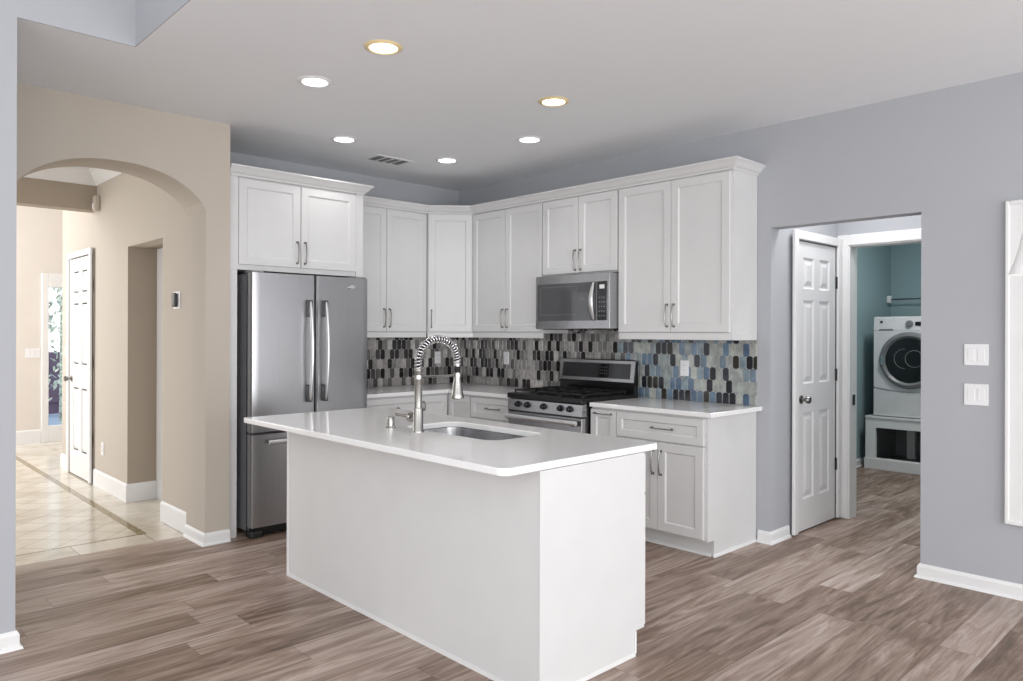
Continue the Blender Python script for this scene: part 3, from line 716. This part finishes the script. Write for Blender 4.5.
# ------------------------------------------------------------------ gas range
rw = .762; RFX = 3.965
t_ = thing('gas_range', 'stainless steel gas range with black cooktop, five knobs and a rear display panel', 'stove', (RFX, 4.192, 0), RZ)
MB().box(.0, .045, .03, rw, .69, .880, .003).box(.001, .046, .88, rw-.001, .59, .90).build('body', M['black'], t_)
for x in (.04, rw-.04):
    for y in (.09, .64): MB().cyl((x, y, 0), (x, y, .03), .018, n=12).build('foot', M['rubber'], t_)
MB().box(.0, -.012, .9005, rw, .60, .942, .007, 2).build('cooktop', M['black'], t_)
cp = MB().prism([(.0445, .812), (-.004, .812), (.002, .895), (.0445, .8995)], 'x', .0, rw).build('control_panel', M['steel_h'], t_)
for x in (.115, .215, .385, .555, .645):
    MB().lathe([(0, -.001), (.024, -.001), (.024, .004), (.019, .006), (.017, .026), (.014, .030), (0, .030)], (x, -.002, .860), '-Y', 20).box(x-.003, -.036, .845, x+.003, -.030, .875, .001).build('knob', M['black'], cp, 40)
od = MB().box(.004, -.004, .245, rw-.004, .0445, .800, .005, 2).build('oven_door', M['steel_h'], t_)
MB().box(.11, -.007, .33, rw-.11, -.0045, .62, .002).build('oven_window', M['bglass'], od)
h = MB().tube([(.02, -.046, .768), (rw-.02, -.046, .768)], .018, 12, sx=.8).build('handle', M['bright'], od, 60)
for x in (.035, rw-.06): MB().box(x, -.05, .745, x+.025, -.0045, .776, .003).build('handle_bracket', M['bracket'], h)
MB().box(.004, .0, .8005, rw-.004, .0445, .8115).build('vent_slot', M['black'], t_)
MB().box(.004, -.002, .05, rw-.004, .0445, .238, .004).build('storage_drawer', M['steel_h'], t_)
# grates
for k in range(3):
    x0 = .03+k*.236; x1 = x0+.23; b = MB(); z0, z1 = .956, .968
    for (a, c_, e_, f_) in ((x0, .04, x1, .052), (x0, .53, x1, .542), (x0, .04, x0+.012, .542), (x1-.012, .04, x1, .542), (x0, .285, x1, .297), ((x0+x1)/2-.006, .04, (x0+x1)/2+.006, .542)):
        b.box(a, c_, z0, e_, f_, z1, .002)
    for y in (.165, .41):
        for s_ in (-1, 1):
            b.box((x0+x1)/2-.075, y-.005, z0, (x0+x1)/2+.075, y+.005, z1, .002)
    for x in (x0+.006, x1-.006):
        for y in (.046, .536): b.cyl((x, y, .9415), (x, y, z0+.004), .007, n=8)
    b.build('grate', M['iron'], t_)
for (x, y) in ((.145, .165), (.145, .41), (.381, .288), (.617, .165), (.617, .41)):
    MB().lathe([(0, 0), (.045, 0), (.045, .006), (.032, .009), (.032, .013), (0, .014)], (x, y, .9422)).build('burner', M['iron'], t_, 40)
# backguard
b = MB(); b.prism([(.600, .90), (.650, .90), (.650, 1.186), (.617, 1.186), (.595, 1.045)], 'x', .0, rw); b.build('backguard', M['black'], t_)
fr = MB(); pf = [(.5945, 1.022), (.587, 1.027), (.607, 1.19), (.615, 1.197), (.6505, 1.197), (.6505, 1.1865), (.6168, 1.1865), (.5945, 1.045)]
fr.prism(pf, 'x', -.004, rw+.004); pn = fr.build('display_frame', M['steel_h'], t_)
def slope(y0, z, off): return y0+(z-1.027)*(.652-.632)/(1.19-1.027)-off
b = MB(); b.prism([(slope(.587, 1.052, .0035), 1.052), (slope(.587, 1.168, .0035), 1.168), (slope(.587, 1.168, -.001), 1.168), (slope(.587, 1.052, -.001), 1.052)], 'x', .035, rw-.035); dp = b.build('display_glass', M['dglass'], pn)
b = MB(); b.prism([(slope(.587, 1.058, .0045), 1.058), (slope(.587, 1.162, .0045), 1.162), (slope(.587, 1.162, .003), 1.162), (slope(.587, 1.058, .003), 1.058)], 'x', .42, .52); b.build('display', M['bglass'], dp)
b = MB()
for i in range(3):
    for j in range(4):
        x = .435+j*.02; z = 1.085+i*.025; b.box(x, slope(.587, z, .0058), z, x+.006, slope(.587, z, .004), z+.004)
b.build('keypad', M['grey'], dp)

# ------------------------------------------------------------------ ceiling lights and vent
def ceiling_light(x, y, warm, label):
    t_ = thing('recessed_ceiling_light', label, 'ceiling light', (x, y, ZC), 0, 'recessed lights in the kitchen ceiling')
    MB().lathe([(.068, -.001), (.068, -.008), (.074, -.011), (.092, -.004), (.094, -.001), (.068, -.001)], n=40).build('trim_ring', M['lens_rim' if warm else 'trim'], t_, 40)
    MB().lathe([(0, -.002), (.067, -.002), (.067, -.005), (0, -.006)], n=36).build('lens', M['lampy' if warm else 'lampw'], t_, 40)
    l = bpy.data.lights.new('downlight', 'SPOT'); l.energy = 9; l.spot_size = math.radians(125); l.spot_blend = .7; l.shadow_soft_size = .07; l.color = (1, .93, .82) if warm else (1, .98, .96)
    o = bpy.data.objects.new('downlight', l); COL.objects.link(o); o.location = (0, 0, -.02); o.parent = t_
for a in ((2.04, 3.05, True, 'warm recessed ceiling light nearest the camera, over the near side of the island'),
          (2.045, 3.73, False, 'white recessed ceiling light over the refrigerator end of the island, beside the arch wall'),
          (2.81, 4.70, False, 'white recessed ceiling light in front of the refrigerator cabinet, left of the vent'),
          (3.75, 4.69, False, 'white recessed ceiling light nearest the room corner, right of the vent'),
          (3.255, 3.05, True, 'warm recessed ceiling light with golden rim, rightmost in the ceiling'),
          (3.77, 3.77, False, 'white recessed ceiling light in front of the microwave cabinet')):
    ceiling_light(*a)
t_ = thing('ceiling_vent', 'rectangular white ceiling air vent with dark slats in front of the back wall', 'vent', (3.405, 5.02, ZC))
b = MB(); b.box(-.17, -.11, -.008, .17, -.085, -.001, .002).box(-.17, .085, -.008, .17, .11, -.001, .002).box(-.17, -.085, -.008, -.145, .085, -.001, .002).box(.145, -.085, -.008, .17, .085, -.001, .002); b.build('frame', M['trim'], t_)
MB().box(-.145, -.085, -.003, .145, .085, -.001).build('duct_backing', M['vent'], t_)
for k in range(3):
    MB().box(-.073+k*.07-.006, -.084, -.010, -.073+k*.07+.006, .084, -.0035).build('slat', M['trim'], t_)
b = MB()
for k in range(9): b.box(-.144, -.078+k*.018, -.0075, .144, -.072+k*.018, -.0035)
b.build('louvre', M['grey'], t_)

# ------------------------------------------------------------------ hall fittings
t_ = thing('thermostat', 'small thermostat with white mounting plate on the beige wall beyond the arch', 'thermostat', (1.9245, 5.475, 1.632), RZ)
MB().box(-.065, -.006, -.062, .065, 0, .062, .002).build('mounting_plate', M['plate'], t_)
MB().box(-.045, -.03, -.05, .03, -.0065, .05, .015, 3).build('dial', M['bracket'], t_)
t_ = thing('motion_detector', 'small beige motion detector high on the hall wall at the beam', 'alarm sensor', (1.9245, 7.42, 2.56), RZ)
MB().box(-.035, -.05, -.07, .035, 0, .07, .015, 3).build('housing', M['beige'], t_)
MB().box(-.02, -.056, -.05, .02, -.0505, .0, .004).build('sensor_lens', M['plate'], t_)

# ------------------------------------------------------------------ laundry
WX = 8.075
t_ = thing('washing_machine', 'white front-loading washer with round dark glass door standing on the white pedestal', 'washing machine', (WX, 2.985, .553), RZ)
ww, wh = .69, 1.03
MB().box(0, .03, .002, ww, .78, wh, .012, 2).build('body', M['white'], t_)
b = MB(); b.prism([(.0, 0.006), (.0, .29), (.10, .268), (ww/2, .255), (ww-.10, .268), (ww, .29), (ww, .006)], 'y', .004, .0295); b.build('lower_panel', M['white'], t_)
ft = [(ww*i/24, .298-.035*math.sin(PI*i/24)) for i in range(25)]
plate('front_panel', ft+[(ww, .885), (0, .885)], [[(ww/2+.289*math.cos(2*PI*i/40), .582+.289*math.sin(2*PI*i/40)) for i in range(40)]], .027, M['white'], 'y', .002, .002, t_)
cp = MB().prism([(.0295, .888), (.002, .888), (.012, 1.02), (.0295, 1.028)], 'x', 0, ww).build('control_panel', M['white'], t_)
MB().lathe([(0, 0), (.036, 0), (.036, .01), (.03, .022), (0, .024)], (.345, .008, .955), '-Y').build('dial', M['grey'], cp, 40)
MB().box(.40, -.0, .935, .54, .007, .975, .001).build('display', M['bglass'], cp)
MB().cyl((.075, .010, .975), (.075, .005, .975), .014, n=20).build('badge', M['bracket'], cp)
MB().box(.055, -.001, .888, .19, .004, .902).build('dispenser_grip', M['grey'], cp)
b = MB().lathe([(.228, .012), (.25, .032), (.277, .024), (.288, .0), (.288, -.012), (.228, -.012), (.228, .012)], (ww/2, .003, .582), '-Y', 48).build('door_ring', M['grey'], t_, 40)
g_ = MB().lathe([(0, .004), (.14, .012), (.229, .006), (.229, -.008), (0, -.010)], (ww/2, .003, .582), '-Y', 48).build('door_glass', M['bglass'], b, 60)
MB().tube([(ww/2+.05+.085*math.cos(2*PI*i/32), -.0095, .60+.085*math.sin(2*PI*i/32)) for i in range(33)], .003, 6).build('drum_rim', M['grey'], g_)
MB().tube([(ww/2-.04+.1*math.cos(PI/2+PI*i/16), -.0095, .60+.1*math.sin(PI/2+PI*i/16)) for i in range(17)], .003, 6).build('drum_rim', M['grey'], g_)
MB().box(ww/2-.265, -.037, .53, ww/2-.232, -.026, .63, .004).build('door_latch', M['chrome'], b)
t_ = thing('laundry_pedestal', 'white open-front wooden pedestal under the washing machine', 'pedestal', (WX-.02, 3.058, 0), RZ)
pw = .80
plate('front_frame', [(0, 0), (pw, 0), (pw, .53), (0, .53)], [[(.10, .115), (pw-.10, .115), (pw-.10, .43), (.10, .43)]], .04, M['trim'], 'y', 0, .002, t_)
MB().box(-.008, -.012, 0, pw+.008, -.0005, .11, .002).build('base_trim', M['trim'], t_)
MB().box(0, .0405, .50, pw, .80, .5495, .001).box(0, -.01, .5305, pw, .0405, .5495).build('top_board', M['trim'], t_)
MB().box(0, .0405, 0, .04, .80, .4995).build('side_board', M['grey'], t_)
MB().box(pw-.04, .0405, 0, pw, .80, .4995).build('side_board', M['grey'], t_)
MB().box(.0405, .76, .0, pw-.0405, .80, .4995).build('back_board', M['grey'], t_)
MB().box(.0405, .0405, .02, pw-.0405, .7595, .05).build('bottom_board', M['grey'], t_)
MB().box(.20, .62, .051, .28, .7, .499).build('rear_post', M['trim'], t_)
t_ = thing('clothes_rod', 'thin metal clothes rod across the laundry room above the washer', 'clothes rod', (8.9, 3.1395, 1.795))
MB().cyl((0, -.04, 0), (0, -2.0, .0), .008, n=10).build('rod', M['nickel'], t_)
MB().box(-.03, -.04, -.04, .03, 0, .04, .006).build('bracket', M['plate'], t_)
l = area('laundry_fill_light', (7.2, 2.0, 2.85), (0, 0, 0), .5, .5, 32, (1, .99, .97))  # added fill to brighten the laundry room, no lamp body

# ------------------------------------------------------------------ pendant by the window
t_ = thing('pendant_lamp', 'white bell-shaped glass pendant lamp at the right edge beside the dining window', 'pendant lamp', (3.435, .686, 0))
MB().lathe([(.074, 1.640), (.070, 1.655), (.056, 1.69), (.042, 1.74), (.032, 1.79), (.026, 1.81), (.023, 1.81), (.029, 1.785), (.039, 1.738), (.053, 1.69), (.067, 1.655), (.071, 1.640), (.074, 1.640)], n=40).build('glass_shade', M['shade'], t_, 60)
MB().lathe([(0, 1.806), (.022, 1.806), (.022, 1.84), (.012, 1.85), (0, 1.852)]).build('socket_cap', M['nickel'], t_, 40)
MB().cyl((0, 0, 1.85), (0, 0, 2.785), .005, n=10).build('stem', M['nickel'], t_)
MB().lathe([(0, 2.785), (.05, 2.785), (.06, 2.797), (.06, 2.7995), (0, 2.7995)]).build('canopy', M['nickel'], t_, 40)

# ------------------------------------------------------------------ outside the foyer sidelight
b = MB()
for i in range(260):
    a, r = random.random()*2*PI, random.random()**.5*.7; z = .35+random.random()*1.9
    q = Vector((2.85+r*math.cos(a)*(.5+.5*math.sin(z*2)), 13+r*.6*math.sin(a), z)); s_ = .06
    n_ = Vector((random.uniform(-1, 1), random.uniform(-1, 1), random.uniform(-1, 1))).normalized(); u_ = n_.orthogonal().normalized()*s_; v_ = n_.cross(u_)
    b.bm.faces.new([b.bm.verts.new(q+u_), b.bm.verts.new(q+v_*.5), b.bm.verts.new(q-u_), b.bm.verts.new(q-v_*.5)])
b.cyl((2.85, 13, 0), (2.85, 13, 1.9), .03, .015, 8)
tag(b.build('garden_shrub', M['bark']), 'green shrub outside, seen through the foyer sidelight window', 'shrub')
tag(MB().box(2.3, 14.5, 0, 4.5, 14.56, 1.05).box(2.3, 14.46, .2, 4.5, 14.5, .28).box(2.3, 14.46, .8, 4.5, 14.5, .88).build('garden_fence', M['fence']), 'dark purplish fence outside behind the shrub', 'fence')
struct(MB().box(0, 11.0, -.1, 8, 20, -.02).build('floor_outside', M['path']))
